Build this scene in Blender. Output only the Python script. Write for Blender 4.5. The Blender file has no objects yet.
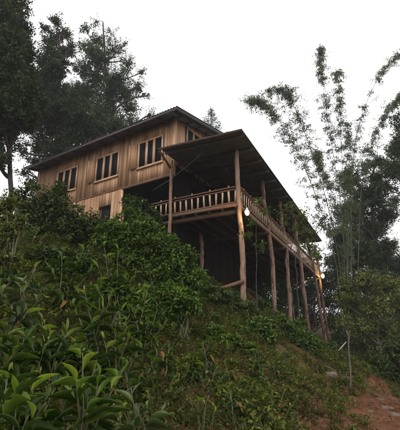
import bpy, math, random
import numpy as np
from mathutils import noise as mnoise, Vector
rng = np.random.default_rng(7)
random.seed(7)
S = bpy.context.scene
COL = S.collection
R = math.radians

# ------------------------------------------------------------------ camera
EYE = np.array([0.0, 0.0, 1.6]); FPX = 380.0; PITCH = R(18.9)
cd = bpy.data.cameras.new("camera"); cam = bpy.data.objects.new("camera", cd); COL.objects.link(cam)
cam.location = EYE; cam.rotation_euler = (R(90) + PITCH, 0, 0)
cd.sensor_fit = 'HORIZONTAL'; cd.sensor_width = 36; cd.lens = 36 * FPX / 400
cd.clip_end = 3000; cd.clip_start = 0.05
S.camera = cam
# ------------------------------------------------------------------ sky
SUN_EL, SUN_AZ = R(48), R(205)          # soft, behind the camera to the left
w = bpy.data.worlds.new("World"); S.world = w; w.use_nodes = True
nt = w.node_tree; nt.nodes.clear()
out = nt.nodes.new("ShaderNodeOutputWorld"); bg = nt.nodes.new("ShaderNodeBackground")
sky = nt.nodes.new("ShaderNodeTexSky"); sky.sky_type = 'NISHITA'; sky.sun_disc = False
sky.sun_elevation = SUN_EL; sky.sun_rotation = SUN_AZ
sky.air_density = 1.0; sky.dust_density = 3.0
hs = nt.nodes.new("ShaderNodeHueSaturation"); hs.inputs['Saturation'].default_value = 0.12
mx = nt.nodes.new("ShaderNodeMixRGB"); mx.inputs[0].default_value = 0.86
mx.inputs[2].default_value = (9.3, 9.2, 9.4, 1)      # the overcast cloud layer
nt.links.new(sky.outputs[0], hs.inputs['Color']); nt.links.new(hs.outputs[0], mx.inputs[1])
nt.links.new(mx.outputs[0], bg.inputs[0]); bg.inputs[1].default_value = 0.1
nt.links.new(bg.outputs[0], out.inputs[0])
sl = bpy.data.lights.new("sun", 'SUN'); so = bpy.data.objects.new("sun", sl); COL.objects.link(so)
sl.energy = 0.55; sl.angle = R(25); sl.color = (1.0, 0.95, 0.88)
sd = Vector((math.sin(SUN_AZ) * math.cos(SUN_EL), math.cos(SUN_AZ) * math.cos(SUN_EL), math.sin(SUN_EL)))
so.rotation_euler = sd.to_track_quat('Z', 'Y').to_euler()
S.view_settings.view_transform = 'Standard'; S.view_settings.look = 'None'
S.view_settings.exposure = 0.85; S.view_settings.gamma = 1.0; S.view_settings.use_curve_mapping = False
S.cycles.max_bounces = 6; S.cycles.diffuse_bounces = 3; S.cycles.transmission_bounces = 3
S.cycles.use_denoising = True; S.cycles.volume_bounces = 1

# ------------------------------------------------------------------ measuring helpers
FW = np.array([0, math.cos(PITCH), math.sin(PITCH)]); UP = np.array([0, -math.sin(PITCH), math.cos(PITCH)])
def at(x, y, Y):
    "the point the photograph shows at (x, y), Y metres ahead"
    r = FW + np.array([1., 0, 0]) * (x - 200) / FPX + UP * (215 - y) / FPX
    return EYE + r * Y / r[1]
def unit(v):
    v = np.asarray(v, float); return v / (np.linalg.norm(v, axis=-1, keepdims=True) + 1e-9)

# ------------------------------------------------------------------ mesh helpers
class MB:
    def __init__(s): s.v = []; s.f = {}; s.n = 0
    def add(s, V, F):
        V = np.asarray(V, float).reshape(-1, 3); F = np.asarray(F, int)
        s.v.append(V); s.f.setdefault(F.shape[1], []).append(F + s.n); s.n += len(V); return s
    def box(s, c, hx, hy, hz):
        c, hx, hy, hz = [np.asarray(a, float) for a in (c, hx, hy, hz)]
        V = [c + i * hx + j * hy + k * hz for i in (-1, 1) for j in (-1, 1) for k in (-1, 1)]
        F = [(0, 1, 3, 2), (4, 6, 7, 5), (0, 4, 5, 1), (2, 3, 7, 6), (0, 2, 6, 4), (1, 5, 7, 3)]
        if np.dot(np.cross(hx, hy), hz) < 0: F = [f[::-1] for f in F]
        return s.add(V, F)
    def beam(s, a, b, wd, ht, up=(0, 0, 1)):
        a = np.asarray(a, float); b = np.asarray(b, float); d = unit(b - a); u = np.asarray(up, float)
        sx = unit(np.cross(d, u)); uz = np.cross(sx, d)
        return s.box((a + b) / 2, (b - a) / 2, sx * wd / 2, uz * ht / 2)
    def tube(s, P, rad, n=8, rough=0.0, cap=True):
        P = np.asarray(P, float); rad = np.broadcast_to(np.asarray(rad, float), (len(P),))
        T = unit(np.gradient(P, axis=0)); ref = np.array([0.31, 0.2, 0.93]) if abs(T[0][2]) < .9 else np.array([1., .1, 0])
        rings = []
        for i, p in enumerate(P):
            a = unit(ref - T[i] * np.dot(ref, T[i])); b = np.cross(T[i], a); ref = a
            th = np.arange(n) * 2 * math.pi / n
            rr = rad[i] * (1 + (rng.uniform(-rough, rough, n) if rough else 0))
            rings.append(p + (np.cos(th) * rr)[:, None] * a + (np.sin(th) * rr)[:, None] * b)
        V = np.concatenate(rings); m = len(P); F = []
        for i in range(m - 1):
            for j in range(n):
                F.append((i * n + j, i * n + (j + 1) % n, (i + 1) * n + (j + 1) % n, (i + 1) * n + j))
        s.add(V, F)
        if cap:
            k = s.n - len(V)
            s.v.append(np.array([P[0], P[-1]])); base = s.n; s.n += 2
            s.f.setdefault(3, []).append(np.array([(k + (j + 1) % n, k + j, base) for j in range(n)] +
                                                  [(k + (m - 1) * n + j, k + (m - 1) * n + (j + 1) % n, base + 1) for j in range(n)]))
        return s
    def build(s, name, mat, parent=None, smooth=False):
        me = bpy.data.meshes.new(name)
        V = np.concatenate(s.v)
        if parent is not None:
            o = np.zeros(3); p = parent
            while p is not None: o += np.array(p.location); p = p.parent
            V = V - o
        starts = []; loops = []; k = 0
        for sz, L in s.f.items():
            F = np.concatenate(L); loops.append(F.ravel()); starts.append(k + np.arange(len(F)) * sz); k += F.size
        loops = np.concatenate(loops); starts = np.concatenate(starts)
        me.vertices.add(len(V)); me.vertices.foreach_set('co', V.ravel())
        me.loops.add(len(loops)); me.loops.foreach_set('vertex_index', loops.astype(np.int32))
        me.polygons.add(len(starts)); me.polygons.foreach_set('loop_start', starts.astype(np.int32))
        me.update(calc_edges=True); me.validate()
        if smooth: me.polygons.foreach_set('use_smooth', np.ones(len(me.polygons), bool))
        for m_ in (mat if isinstance(mat, (list, tuple)) else [mat]): me.materials.append(m_)
        ob = bpy.data.objects.new(name, me); COL.objects.link(ob)
        if parent is not None: ob.parent = parent
        return ob
def tag(o, label=None, cat=None, group=None, kind=None):
    if label: o['label'] = label
    if cat: o['category'] = cat
    if group: o['group'] = group
    if kind: o['kind'] = kind
    return o
def thing(name, loc, label, cat, group=None):
    o = bpy.data.objects.new(name, None); COL.objects.link(o); o.location = [float(a) for a in loc]
    o.empty_display_size = .2
    return tag(o, label, cat, group)
def copy_thing(o, loc, rz=0, sc=1, label=None, group=None, parent=None):
    c = o.copy(); COL.objects.link(c); c.parent = parent
    if parent is None:
        c.location = [float(a) for a in loc]; c.rotation_euler = (0, 0, rz); c.scale = (sc, sc, sc)
        if label: c['label'] = label
        if group: c['group'] = group
    for ch in list(o.children): copy_thing(ch, None, parent=c)
    return c

# ------------------------------------------------------------------ materials
def mat(name):
    m = bpy.data.materials.new(name); m.use_nodes = True; t = m.node_tree
    b = t.nodes['Principled BSDF']; return m, t, b
def ramp(t, fac, stops):
    r = t.nodes.new('ShaderNodeValToRGB'); e = r.color_ramp.elements
    while len(e) < len(stops): e.new(0.5)
    for i, (p, c) in enumerate(stops): e[i].position = p; e[i].color = (*c, 1)
    t.links.new(fac, r.inputs[0]); return r.outputs[0]
def noise(t, scale, detail=4, rough=.55, stretch=None):
    tc = t.nodes.new('ShaderNodeTexCoord'); n = t.nodes.new('ShaderNodeTexNoise')
    n.inputs['Scale'].default_value = scale; n.inputs['Detail'].default_value = detail; n.inputs['Roughness'].default_value = rough
    src = tc.outputs['Object']
    if stretch:
        mp = t.nodes.new('ShaderNodeMapping'); mp.inputs['Scale'].default_value = stretch
        t.links.new(src, mp.inputs[0]); src = mp.outputs[0]
    t.links.new(src, n.inputs['Vector']); return n.outputs['Fac']
def mixc(t, fac, a, b, mode='MIX'):
    m = t.nodes.new('ShaderNodeMixRGB'); m.blend_type = mode
    if isinstance(fac, float): m.inputs[0].default_value = fac
    else: t.links.new(fac, m.inputs[0])
    for i, c in ((1, a), (2, b)):
        if isinstance(c, tuple): m.inputs[i].default_value = (*c, 1)
        else: t.links.new(c, m.inputs[i])
    return m.outputs[0]
def bump(t, b, h, st=.3, dist=.02):
    n = t.nodes.new('ShaderNodeBump'); n.inputs['Strength'].default_value = st; n.inputs['Distance'].default_value = dist
    t.links.new(h, n.inputs['Height']); t.links.new(n.outputs[0], b.inputs['Normal'])
def wood(name, dark, mid, light, grain=(14, 14, 1.2), rough=.75, bark=False):
    m, t, b = mat(name)
    isl = t.nodes.new('ShaderNodeNewGeometry').outputs['Random Per Island']
    c1 = ramp(t, isl, [(0, dark), (.3, mid), (.7, tuple(x * 1.12 for x in mid)), (1, light)])
    n = noise(t, 1.6, 8, .65, grain); c2 = ramp(t, n, [(.3, (.55, .5, .46)), (.62, (1.12, 1.1, 1.08))])
    st = noise(t, .9, 5, .6); c3 = ramp(t, st, [(.3, (.80, .76, .73)), (.5, (1, 1, 1))])
    c = mixc(t, 1.0, mixc(t, 1.0, c1, c2, 'MULTIPLY'), c3, 'MULTIPLY')
    if bark: c = mixc(t, ramp(t, noise(t, 2.6, 8, .75, (1, 1, .35)), [(.50, (0, 0, 0)), (.56, (1, 1, 1))]), c, (.075, .05, .036))
    t.links.new(c, b.inputs['Base Color']); b.inputs['Roughness'].default_value = rough
    b.inputs['Specular IOR Level'].default_value = .25
    bump(t, b, n, .5, .01); return m
def leafmat(name, a, b_, c, scale=1.2, rough=.5, trans=.22, spec=.35):
    m, t, b = mat(name)
    isl = t.nodes.new('ShaderNodeNewGeometry').outputs['Random Per Island']
    c1 = ramp(t, isl, [(0, a), (.55, b_), (.92, c), (1, tuple(min(1, x * 1.25) for x in c))])
    n = ramp(t, noise(t, scale, 3), [(.32, (.62, .66, .62)), (.66, (1.25, 1.2, 1.05))])
    col = mixc(t, 1.0, c1, n, 'MULTIPLY')
    t.links.new(col, b.inputs['Base Color']); b.inputs['Roughness'].default_value = rough
    b.inputs['Specular IOR Level'].default_value = spec * .55
    tr = t.nodes.new('ShaderNodeBsdfTranslucent'); t.links.new(mixc(t, 1.0, col, (1.3, 1.5, .6), 'MULTIPLY'), tr.inputs[0])
    ms = t.nodes.new('ShaderNodeMixShader'); ms.inputs[0].default_value = trans
    t.links.new(b.outputs[0], ms.inputs[1]); t.links.new(tr.outputs[0], ms.inputs[2])
    t.links.new(ms.outputs[0], t.nodes['Material Output'].inputs['Surface']); return m
def plain(name, col, rough=.6, metal=0., nscale=6, var=.35, bmp=.2):
    m, t, b = mat(name)
    n = noise(t, nscale, 8, .7)
    t.links.new(ramp(t, n, [(.3, tuple(x * (1 - var) for x in col)), (.7, tuple(min(1, x * (1 + var)) for x in col))]), b.inputs['Base Color'])
    b.inputs['Roughness'].default_value = rough; b.inputs['Metallic'].default_value = metal
    if bmp: bump(t, b, n, bmp, .02)
    return m
M = {}
M['plank'] = wood('plank', (.25, .138, .072), (.39, .235, .135), (.54, .36, .225), grain=(34, 34, .45))
M['frame'] = wood('frame', (.42, .26, .165), (.52, .34, .22), (.60, .42, .29))
M['post'] = wood('post', (.19, .12, .08), (.25, .165, .115), (.32, .22, .155), grain=(9, 9, 1.0), bark=True)
M['rail'] = wood('rail', (.11, .062, .038), (.15, .085, .054), (.21, .125, .08))
M['baluster'] = wood('baluster', (.34, .23, .15), (.48, .34, .235), (.60, .46, .33))
M['joist'] = wood('joist', (.03, .017, .012), (.045, .025, .018), (.065, .038, .028), grain=(3, 3, 3))  # darkened in the colour itself to deepen the shade under the deck
M['shade_dark_wood'] = wood('shade_dark_wood', (.006, .0045, .004), (.009, .0065, .005), (.013, .009, .007), grain=(3, 3, 3)); M['shade_dark_wood'].node_tree.nodes['Principled BSDF'].inputs['Specular IOR Level'].default_value = .04  # near-black colour stands in for the shade under deck and veranda
M['glass'] = plain('glass', (.006, .006, .007), .65, 0, 2, .05, 0); M['glass'].node_tree.nodes['Principled BSDF'].inputs['Specular IOR Level'].default_value = .15
M['metal'] = plain('metal', (.17, .175, .195), .6, .1, 1.4, .3, .1)
M['dull_metal'] = plain('dull_metal', (.07, .074, .088), .6, .0, 1.4, .35, .1)
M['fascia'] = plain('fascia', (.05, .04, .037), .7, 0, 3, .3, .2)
M['bark'] = plain('bark', (.10, .078, .06), .9, 0, 5, .45, .6)
M['dark_bark'] = plain('dark_bark', (.05, .042, .035), .9, 0, 5, .4, .6)
M['stem'] = plain('stem', (.09, .085, .035), .7, 0, 8, .3, .2)
M['culm'] = plain('culm', (.055, .065, .038), .5, 0, 1.5, .35, .1)
M['bleached'] = plain('bleached', (.42, .38, .33), .8, 0, 5, .25, .2)
M['stone'] = plain('stone', (.10, .068, .048), .9, 0, 4, .45, .7)
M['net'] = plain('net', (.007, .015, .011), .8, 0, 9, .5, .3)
M['wire'] = plain('wire', (.09, .085, .085), .5, 0, 3, .1, 0)
M['ceramic'] = plain('ceramic', (.5, .5, .48), .4, 0, 3, .1, 0)
M['crown_dark'] = leafmat('crown_dark', (.013, .024, .009), (.024, .040, .014), (.046, .068, .022), .5)
M['crown_grey'] = leafmat('crown_grey', (.022, .038, .018), (.038, .060, .026), (.068, .095, .040), .5)
M['conifer'] = leafmat('conifer', (.03, .055, .045), (.045, .08, .06), (.06, .1, .07), 1)
M['bamboo_leaf'] = leafmat('bamboo_leaf', (.05, .07, .042), (.08, .105, .06), (.12, .15, .085), .4)
M['shrub_dark'] = leafmat('shrub_dark', (.018, .034, .007), (.032, .057, .010), (.064, .096, .018), 2)
M['shrub_mid'] = leafmat('shrub_mid', (.028, .056, .008), (.052, .096, .012), (.105, .165, .022), 2, .55)
M['shrub_light'] = leafmat('shrub_light', (.055, .068, .018), (.095, .11, .027), (.155, .165, .042), 2)
M['broad'] = leafmat('broad', (.018, .038, .007), (.038, .070, .010), (.078, .115, .018), 7, .55, .25, .4)
M['young'] = leafmat('young', (.07, .13, .025), (.125, .18, .028), (.21, .26, .05), 7, .5, .35)
M['pale_leaf'] = leafmat('pale_leaf', (.04, .06, .025), (.07, .10, .042), (.115, .15, .07), 3, .45)
M['cover'] = leafmat('cover', (.045, .048, .016), (.075, .075, .024), (.13, .115, .045), 1.2, .7, .2, .15)
M['weed'] = leafmat('weed', (.042, .058, .011), (.078, .095, .018), (.14, .15, .03), 1.2, .6, .25, .2)
M['litter'] = leafmat('litter', (.09, .04, .016), (.15, .07, .028), (.22, .12, .05), 1.2, .8, .05, .1)
# soil
m, t, b = mat('soil')
n1 = noise(t, .35, 6, .6); n2 = noise(t, 3.5, 8, .7)
c1 = ramp(t, n2, [(.3, (.07, .034, .016)), (.5, (.12, .06, .028)), (.7, (.17, .09, .045))])
c2 = ramp(t, n2, [(.3, (.03, .036, .012)), (.6, (.06, .065, .022))])
t.links.new(mixc(t, ramp(t, n1, [(.42, (0, 0, 0)), (.58, (1, 1, 1))]), c1, c2), b.inputs['Base Color'])
b.inputs['Roughness'].default_value = .95; b.inputs['Specular IOR Level'].default_value = .1; bump(t, b, n2, .8, .06); M['soil'] = m
m, t, b = mat('clay')
n2 = noise(t, 2.2, 9, .72); n3 = noise(t, 14, 6, .7)
c1 = ramp(t, n2, [(.3, (.065, .028, .014)), (.5, (.135, .058, .028)), (.74, (.22, .112, .062))])
t.links.new(mixc(t, 1.0, c1, ramp(t, n3, [(.35, (.6, .58, .56)), (.6, (1.05, 1.05, 1.05))]), 'MULTIPLY'), b.inputs['Base Color'])
b.inputs['Roughness'].default_value = .95; b.inputs['Specular IOR Level'].default_value = .1; bump(t, b, n3, .9, .05); M['clay'] = m

# ------------------------------------------------------------------ terrain
CP = np.array([(0, 0, 0), (3, 3, -.1), (6, 8, -.1), (5.5, 11.6, 0), (4.2, 9, .0), (3, 6.5, -.05), (7.5, 16, .15), (8.5, 21, .25), (14, 22, .2), (18, 30, 0.6), (12, 30, .8),
    (1.6, 14.5, 3.0), (3.44, 18.3, 2.55), (4.7, 20.85, 2.2), (6.95, 25.4, 1.8), (9.7, 31, 1.2), (10.5, 32.7, 1.1),
    (0, 3, .35), (.1, 5, .62), (0, 8, 1.5), (0, 11, 2.6), (-1.5, 4, .9), (-3, 4, 1.3), (-3, 6.5, 2.2), (-6, 6, 3.2), (-4, 10, 3.9), (-8, 12, 5.2), (-1.5, 13, 4.0),
    (-5, 17.5, 6.2), (-1.3, 16.1, 4.9), (-11, 21, 7.6), (-14, 26, 9), (-20, 18, 9.5), (-15, 11, 8), (-25, 40, 12), (-10, 35, 10), (0, 27, 6.4), (3.3, 23, 4.5), (0, 38, 8), (10, 42, 4), (20, 48, 3),
    (1.9, 8, .7), (3, 10.5, .75), (2.9, 8.5, .25), (3.1, 13, 1.9), (4.8, 16, 1.5), (6, 19, 1.2), (2, 5, .15), (-3, -5, 0), (5, -5, -.5), (12, 5, -1), (20, 12, -1.5), (25, -10, -4), (-15, 0, 4), (-15, -10, 3),
    (45, 30, -2), (45, 60, 2), (-45, 20, 13), (-45, -30, 4), (30, -45, -5), (0, 65, 9), (-30, 65, 13)], float)
def _tps(r2): return np.where(r2 > 1e-9, r2 * np.log(r2 + 1e-12), 0)
_n = len(CP); _K = _tps(((CP[:, None, :2] - CP[None, :, :2]) ** 2).sum(-1)) + np.eye(_n) * .8
_P = np.c_[np.ones(_n), CP[:, :2]]; _A = np.block([[_K, _P], [_P.T, np.zeros((3, 3))]])
_W = np.linalg.solve(_A, np.r_[CP[:, 2], np.zeros(3)])
def ground(x, y):
    x = np.asarray(x, float); y = np.asarray(y, float); sh = x.shape; x = x.ravel(); y = y.ravel()
    rr = np.hypot(x, y - 15); k = np.minimum(1, 50 / np.maximum(rr, 1e-6)); xx = x * k; yy = 15 + (y - 15) * k
    r2 = (xx[:, None] - CP[None, :, 0]) ** 2 + (yy[:, None] - CP[None, :, 1]) ** 2
    z = _tps(r2) @ _W[:_n] + _W[_n] + _W[_n + 1] * xx + _W[_n + 2] * yy
    z = 3 + (np.clip(z, -5, 15) - 3) * np.exp(-np.maximum(rr - 50, 0) / 150)
    # low bumps
    z += .10 * np.sin(1.3 * x + .7 * y) * np.sin(.9 * y - .5 * x + 1) + .05 * np.sin(3.1 * x + 1.9 * y) * np.sin(2.7 * y - 2.2 * x)
    return z.reshape(sh)
def gz(x, y): return float(ground(np.array([x]), np.array([y]))[0])
def on_ground(px, Y, sink=.05):
    x = at(px, 300, Y)[0]; return np.array([x, Y, gz(x, Y) - sink])
xs = np.concatenate([np.linspace(-300, -40, 12), np.arange(-36, -12, 1.5), np.arange(-12, 14, .22), np.arange(14, 38, 1.5), np.linspace(44, 300, 12)])
ys = np.concatenate([np.linspace(-300, -20, 10), np.arange(-16, 1, 1.5), np.arange(1, 28, .22), np.arange(28, 60, 1.5), np.linspace(66, 320, 10)])
GX, GY = np.meshgrid(xs, ys); GZ = ground(GX, GY)
near = (np.abs(GX) < 14) & (GY > 0) & (GY < 28)
for i in range(GX.shape[0]):
    for j in range(GX.shape[1]):
        if near[i, j]: GZ[i, j] += .07 * mnoise.noise(Vector((GX[i, j] * 2.2, GY[i, j] * 2.2, 0))) + .02 * mnoise.noise(Vector((GX[i, j] * 7, GY[i, j] * 7, 3)))
def grid_faces(r, c):
    a = np.arange(r * c).reshape(r, c)
    return np.stack([a[:-1, :-1].ravel(), a[:-1, 1:].ravel(), a[1:, 1:].ravel(), a[1:, :-1].ravel()], 1)
mb = MB(); mb.add(np.stack([GX, GY, GZ], -1), grid_faces(*GX.shape))
tag(mb.build('hillside_ground', M['soil'], smooth=True), 'brown soil hillside sloping up to the house', None, None, 'structure')
# red clay path
PC = np.array([(1.5, 3.6), (2.5, 6), (3.5, 8), (4.5, 10.3), (5.3, 12.2), (5.9, 13.8)])
PWL = np.array([.8, 1.1, 1.15, 1.0, .5, .15]); mb = MB(); rows = []
for u in np.linspace(0, len(PC) - 1, 170):
    i = min(int(u), len(PC) - 2); f = u - i; c = PC[i] * (1 - f) + PC[i + 1] * f; wd = PWL[i] * (1 - f) + PWL[i + 1] * f
    d = unit(PC[i + 1] - PC[i]); nr = np.array([d[1], -d[0]])
    e1 = wd * (1 + .5 * mnoise.noise(Vector((u * 2.3, 0, 0)))) ; e2 = wd * (1 + .5 * mnoise.noise(Vector((u * 2.3, 9, 0))))
    row = []
    for s_ in np.linspace(-1, 1, 21):
        p = c + nr * (s_ * (e1 if s_ < 0 else e2))
        z = gz(*p) + .055 - .12 * abs(s_) ** 6 + .06 * mnoise.noise(Vector((p[0] * 2.6, p[1] * 2.6, 1))) + .03 * mnoise.noise(Vector((p[0] * 8, p[1] * 8, 1))) - .05 * (1 - abs(s_))
        row.append((p[0], p[1], z + .05))
    rows.append(row)
mb.add(np.array(rows), grid_faces(170, 21))
tag(mb.build('clay_path', M['clay'], smooth=True), 'bare red clay footpath below the slope', None, None, 'structure')

# ------------------------------------------------------------------ the wooden house
L0 = np.array([-1.25, 16.05, 0.]); az = R(57)
D = np.array([-math.sin(az), math.cos(az), 0]); G = np.array([math.cos(az), math.sin(az), 0]); Z = np.array([0, 0, 1.])
def fp(s, off, z): return L0 + D * s - G * off + Z * z        # along the facade, off metres in front of it, height z
C0 = np.array([1.59, 14.51, 0.]); B = unit(np.array([8.02, 16.34, 0])); A = unit(L0 - C0)
def vp(a, b_, z): return C0 + A * a + B * b_ + Z * z          # veranda: a back from the front post line, b_ along the long side
VL = 18.6
house = thing('wooden_house', (L0[0], L0[1], 7.0), 'two-storey wooden plank house on tall crooked tree-trunk posts, with veranda', 'house')

def boards(mb, f, s0, s1, z0, z1, holes=(), wdt=.19, th=.02, zj=.0, rise=0.):
    s = s0
    while s < s1 - .01:
        w_ = min(wdt * random.uniform(.85, 1.15), s1 - s); e = s + w_
        lo, hi = z0 + random.uniform(-zj, zj), z1 + rise * s
        cuts = sorted([(h[2], h[3]) for h in holes if h[0] < e - .02 and h[1] > s + .02]); zz = lo; segs = []
        for a_, b2 in cuts:
            if a_ > zz: segs.append((zz, a_))
            zz = b2
        if zz < hi: segs.append((zz, hi))
        o_ = random.uniform(0, .02)
        for a_, b2 in segs:
            mb.add(*slab(f, s + .005, e - .005, a_, b2, o_ - th / 2, o_ + th / 2))
        s = e
def slab(f, s0, s1, z0, z1, o0, o1):
    V = [f(s, o, z) for s in (s0, s1) for o in (o0, o1) for z in (z0, z1)]
    F = [(0, 1, 3, 2), (4, 6, 7, 5), (0, 4, 5, 1), (2, 3, 7, 6), (0, 2, 6, 4), (1, 5, 7, 3)]
    return np.array(V), np.array(F)
WIN = [(.72, 2.16), (3.66, 5.24), (6.92, 8.58)]; WZ0, WZ1 = 9.98, 11.3; SEAM = 9.15
mb = MB()
boards(mb, fp, 0.07, 10.7, SEAM, 12.1, [(a_ - .06, b_ + .06, WZ0 - .06, WZ1 + .06) for a_, b_ in WIN], zj=.012)
mb.add(*slab(fp, 0.07, 10.7, SEAM + .02, WZ0 - .06, -.06, -.03)); mb.add(*slab(fp, 0.07, 10.7, WZ1 + .06, 12.08, -.06, -.03))
o = mb.build('upper_wall', M['plank'], house); o['label'] = 'upper wall of upright reddish brown planks'
mb = MB()
boards(mb, fp, 3.22, 10.7, 6.0, SEAM - .02, [(3.96, 4.64, 7.42, 8.32)], wdt=.22, zj=.02)
mb.add(*slab(fp, 3.22, 3.94, 6, SEAM - .02, -.08, -.04)); mb.add(*slab(fp, 4.66, 10.7, 6, SEAM - .02, -.08, -.04))
mb.add(*slab(fp, 3.95, 4.65, 8.34, SEAM - .02, -.08, -.04)); mb.add(*slab(fp, 3.95, 4.65, 6, 7.4, -.08, -.04))
o = mb.build('lower_wall', M['plank'], house)
def sp(s, off, z): return L0 + G * s + D * (-off) + Z * z     # side wall running back from the corner, off = outwards (to the right)
mb = MB(); boards(mb, sp, 0.07, 7, 9.6, 12.08, [(1.0, 2.3, 11.2, 12.15)], zj=.01, rise=.176)
mb.add(*slab(sp, 0.07, 1.0, 9.7, 12.05, -.08, -.04)); mb.add(*slab(sp, 2.3, 7, 9.7, 12.4, -.08, -.04)); mb.add(*slab(sp, 1, 2.3, 9.7, 11.2, -.08, -.04))
mb.build('side_wall', M['plank'], house)
mb = MB(); boards(mb, sp, 0.1, 7, 6.9, 9.68, [(1.6, 2.6, 7.0, 9.0)])
def fb(s, off, z): return fp(s, off - 7, z)
boards(mb, fb, 0, 10.7, 6, 13.25, wdt=.4)
def fe(s, off, z): return L0 + D * (10.7 + off) + G * s + Z * z
boards(mb, fe, 0, 7, 6, 12.05, wdt=.3, rise=.176)
def fi(s, off, z): return fp(s, off - 3.6, z)
boards(mb, fi, 0, 3.3, 6.9, 9.12)
def fj(s, off, z): return L0 + D * (3.3 + off) + G * s + Z * z
boards(mb, fj, 0.1, 3.6, 6.9, 9.12)
boards(mb, sp, 0.1, 7, 3.6, 6.75, wdt=.3)                # dark boards added under the deck, standing in for plain shadow
boards(mb, fp, 0.1, 3.3, 4.2, 6.75, wdt=.3)
def cab(s, off, z): return C0 + A * (4.9 - off) + B * s + Z * z
boards(mb, cab, 8.6, 18.2, 2.6, 9.55, [(10.5, 11.4, 7.05, 9.0), (13, 14.2, 7.9, 9.0)], wdt=.28)  # added wall behind the deck, also blocks sky light from beneath
def cae(s, off, z): return C0 + A * (4.9 + s) + B * (18.2 + off) + Z * z
boards(mb, cae, 0, 1.3, 2.6, 9.5, wdt=.28)
o = mb.build('inner_wall', M['shade_dark_wood'], house); o['label'] = 'timber walls of the recessed storey, blackened for shade, with boards added under the deck'
mb = MB(); mb.add(*slab(fp, 0, 10.6, SEAM - .14, SEAM - .02, -6.9, -.1)); mb.add(*slab(fp, 0, 10.6, 6.8, 6.98, -6.9, -.1)); mb.build('floor', M['shade_dark_wood'], house)
# trims
mb = MB(); mb.add(*slab(fp, -.08, .07, SEAM - .1, 12.1, -.07, .035)); mb.add(*slab(sp, .001 + .035 - .036, .07, 9.7, 12.1, .081, .1)); mb.build('corner_post', M['frame'], house)
mb = MB(); mb.add(*slab(fp, 0.07, 3.2, SEAM - .13, SEAM, .012, .05)); mb.add(*slab(fp, 3.2, 10.7, SEAM - .05, SEAM + .01, .024, .04)); mb.build('floor_beam', M['rail'], house)
mb = MB(); mb.add(*slab(fp, 3.12, 3.24, 5.6, SEAM - .14, -.03, .06)); mb.build('door_post', M['frame'], house)
# windows
def window(f, a_, b_, z0, z1, n, shutter=0):
    W = MB(); ft = .09
    W.add(*slab(f, a_ - ft, b_ + ft, z0 - ft, z0, -.03, .055)); W.add(*slab(f, a_ - ft, b_ + ft, z1, z1 + ft, -.03, .055))
    W.add(*slab(f, a_ - ft, a_, z0 + .001, z1 - .001, -.03, .05)); W.add(*slab(f, b_, b_ + ft, z0 + .001, z1 - .001, -.03, .05))
    W.add(*slab(f, a_ - ft - .04, b_ + ft + .04, z0 - ft - .035, z0 - ft - .002, -.02, .1))
    wd = (b_ - a_) / n
    for k in range(1, n): W.add(*slab(f, a_ + k * wd - .065, a_ + k * wd + .065, z0 + .001, z1 - .001, -.02, .045))
    wo = W.build('window', M['frame'], house)
    P = MB()
    for k in range(n): P.add(*slab(f, a_ + k * wd + (.065 if k else .0) + .001, a_ + (k + 1) * wd - (.065 if k < n - 1 else 0) - .001, z0 + .001, z1 - .001, -.02, -.012))
    P.build('pane', M['glass'], wo)
    if shutter:
        Q = MB(); x0 = b_ + ft + .03
        def g(s, o_, z): return f(x0 + s * math.cos(R(14)), .06 + s * math.sin(R(14)) + o_, z)
        Q.add(*slab(g, 0, .46, z0 - .02, z1 + .02, -.014, .014)); Q.add(*slab(g, 0, .07, z0 - .02, z1 + .02, .015, .03)); Q.add(*slab(g, .39, .46, z0 - .02, z1 + .02, .015, .03))
        Q.build('shutter', M['plank'], wo)
    return wo
window(fp, *WIN[0], WZ0, WZ1, 3, 1); window(fp, *WIN[1], WZ0, WZ1, 3, 1); window(fp, *WIN[2], WZ0, WZ1, 3, 0)
window(sp, 1.1, 2.2, 11.27, 12.08, 2)
W = MB(); W.add(*slab(fp, 3.92, 3.97, 7.38, 8.36, .03, .05)); W.add(*slab(fp, 3.92, 4.68, 8.32, 8.37, .052, .07)); W.add(*slab(fp, 3.92, 4.68, 7.37, 7.42, .052, .07)); W.add(*slab(fp, 4.63, 4.68, 7.38, 8.36, .03, .05))
wo = W.build('window', M['shade_dark_wood'], house); wo['label'] = 'small dark square window in the lower wall'
P = MB(); P.add(*slab(fp, 3.97, 4.63, 7.42, 8.32, -.05, -.04)); P.build('pane', M['glass'], wo)

# corrugated sheets
def corrugated(f, s0, s1, t0, t1, pitch=.16, amp=.022, nt=3, th=.006):
    ns = int((s1 - s0) / pitch * 8); ss = np.linspace(s0, s1, ns); tt = np.linspace(t0, t1, nt)
    for sg in (0, 1):
        V = np.array([[f(s, t_, amp * math.sin(2 * math.pi * s / pitch) + sg * th) for s in ss] for t_ in tt])
        F = grid_faces(nt, ns); yield V, (F if sg else F[:, ::-1])
ZE = 12.0; SLP = .178
def rf(s, t_, h): return L0 + D * s + G * t_ + Z * (ZE + (t_ + .82) * SLP + h)     # main roof: t_ back from the facade
mb = MB()
for V, F in corrugated(rf, -.78, 11.0, -.86, 7.5): mb.add(V, F)
roof = mb.build('roof', M['metal'], house, smooth=True); roof['label'] = 'corrugated grey metal main roof sloping over the upper storey'
mb = MB()
for k, s in enumerate(np.arange(-.55, 10.9, 1.02)):
    mb.beam(rf(s, -.80, -.12), rf(s, 7.4, -.12), .06, .12)
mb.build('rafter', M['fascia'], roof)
mb = MB()
for t_ in np.arange(-.72, 7.4, .85): mb.beam(rf(-.72, t_, -.045), rf(10.95, t_, -.045), .05, .035)
mb.build('batten', M['fascia'], roof)
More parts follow.
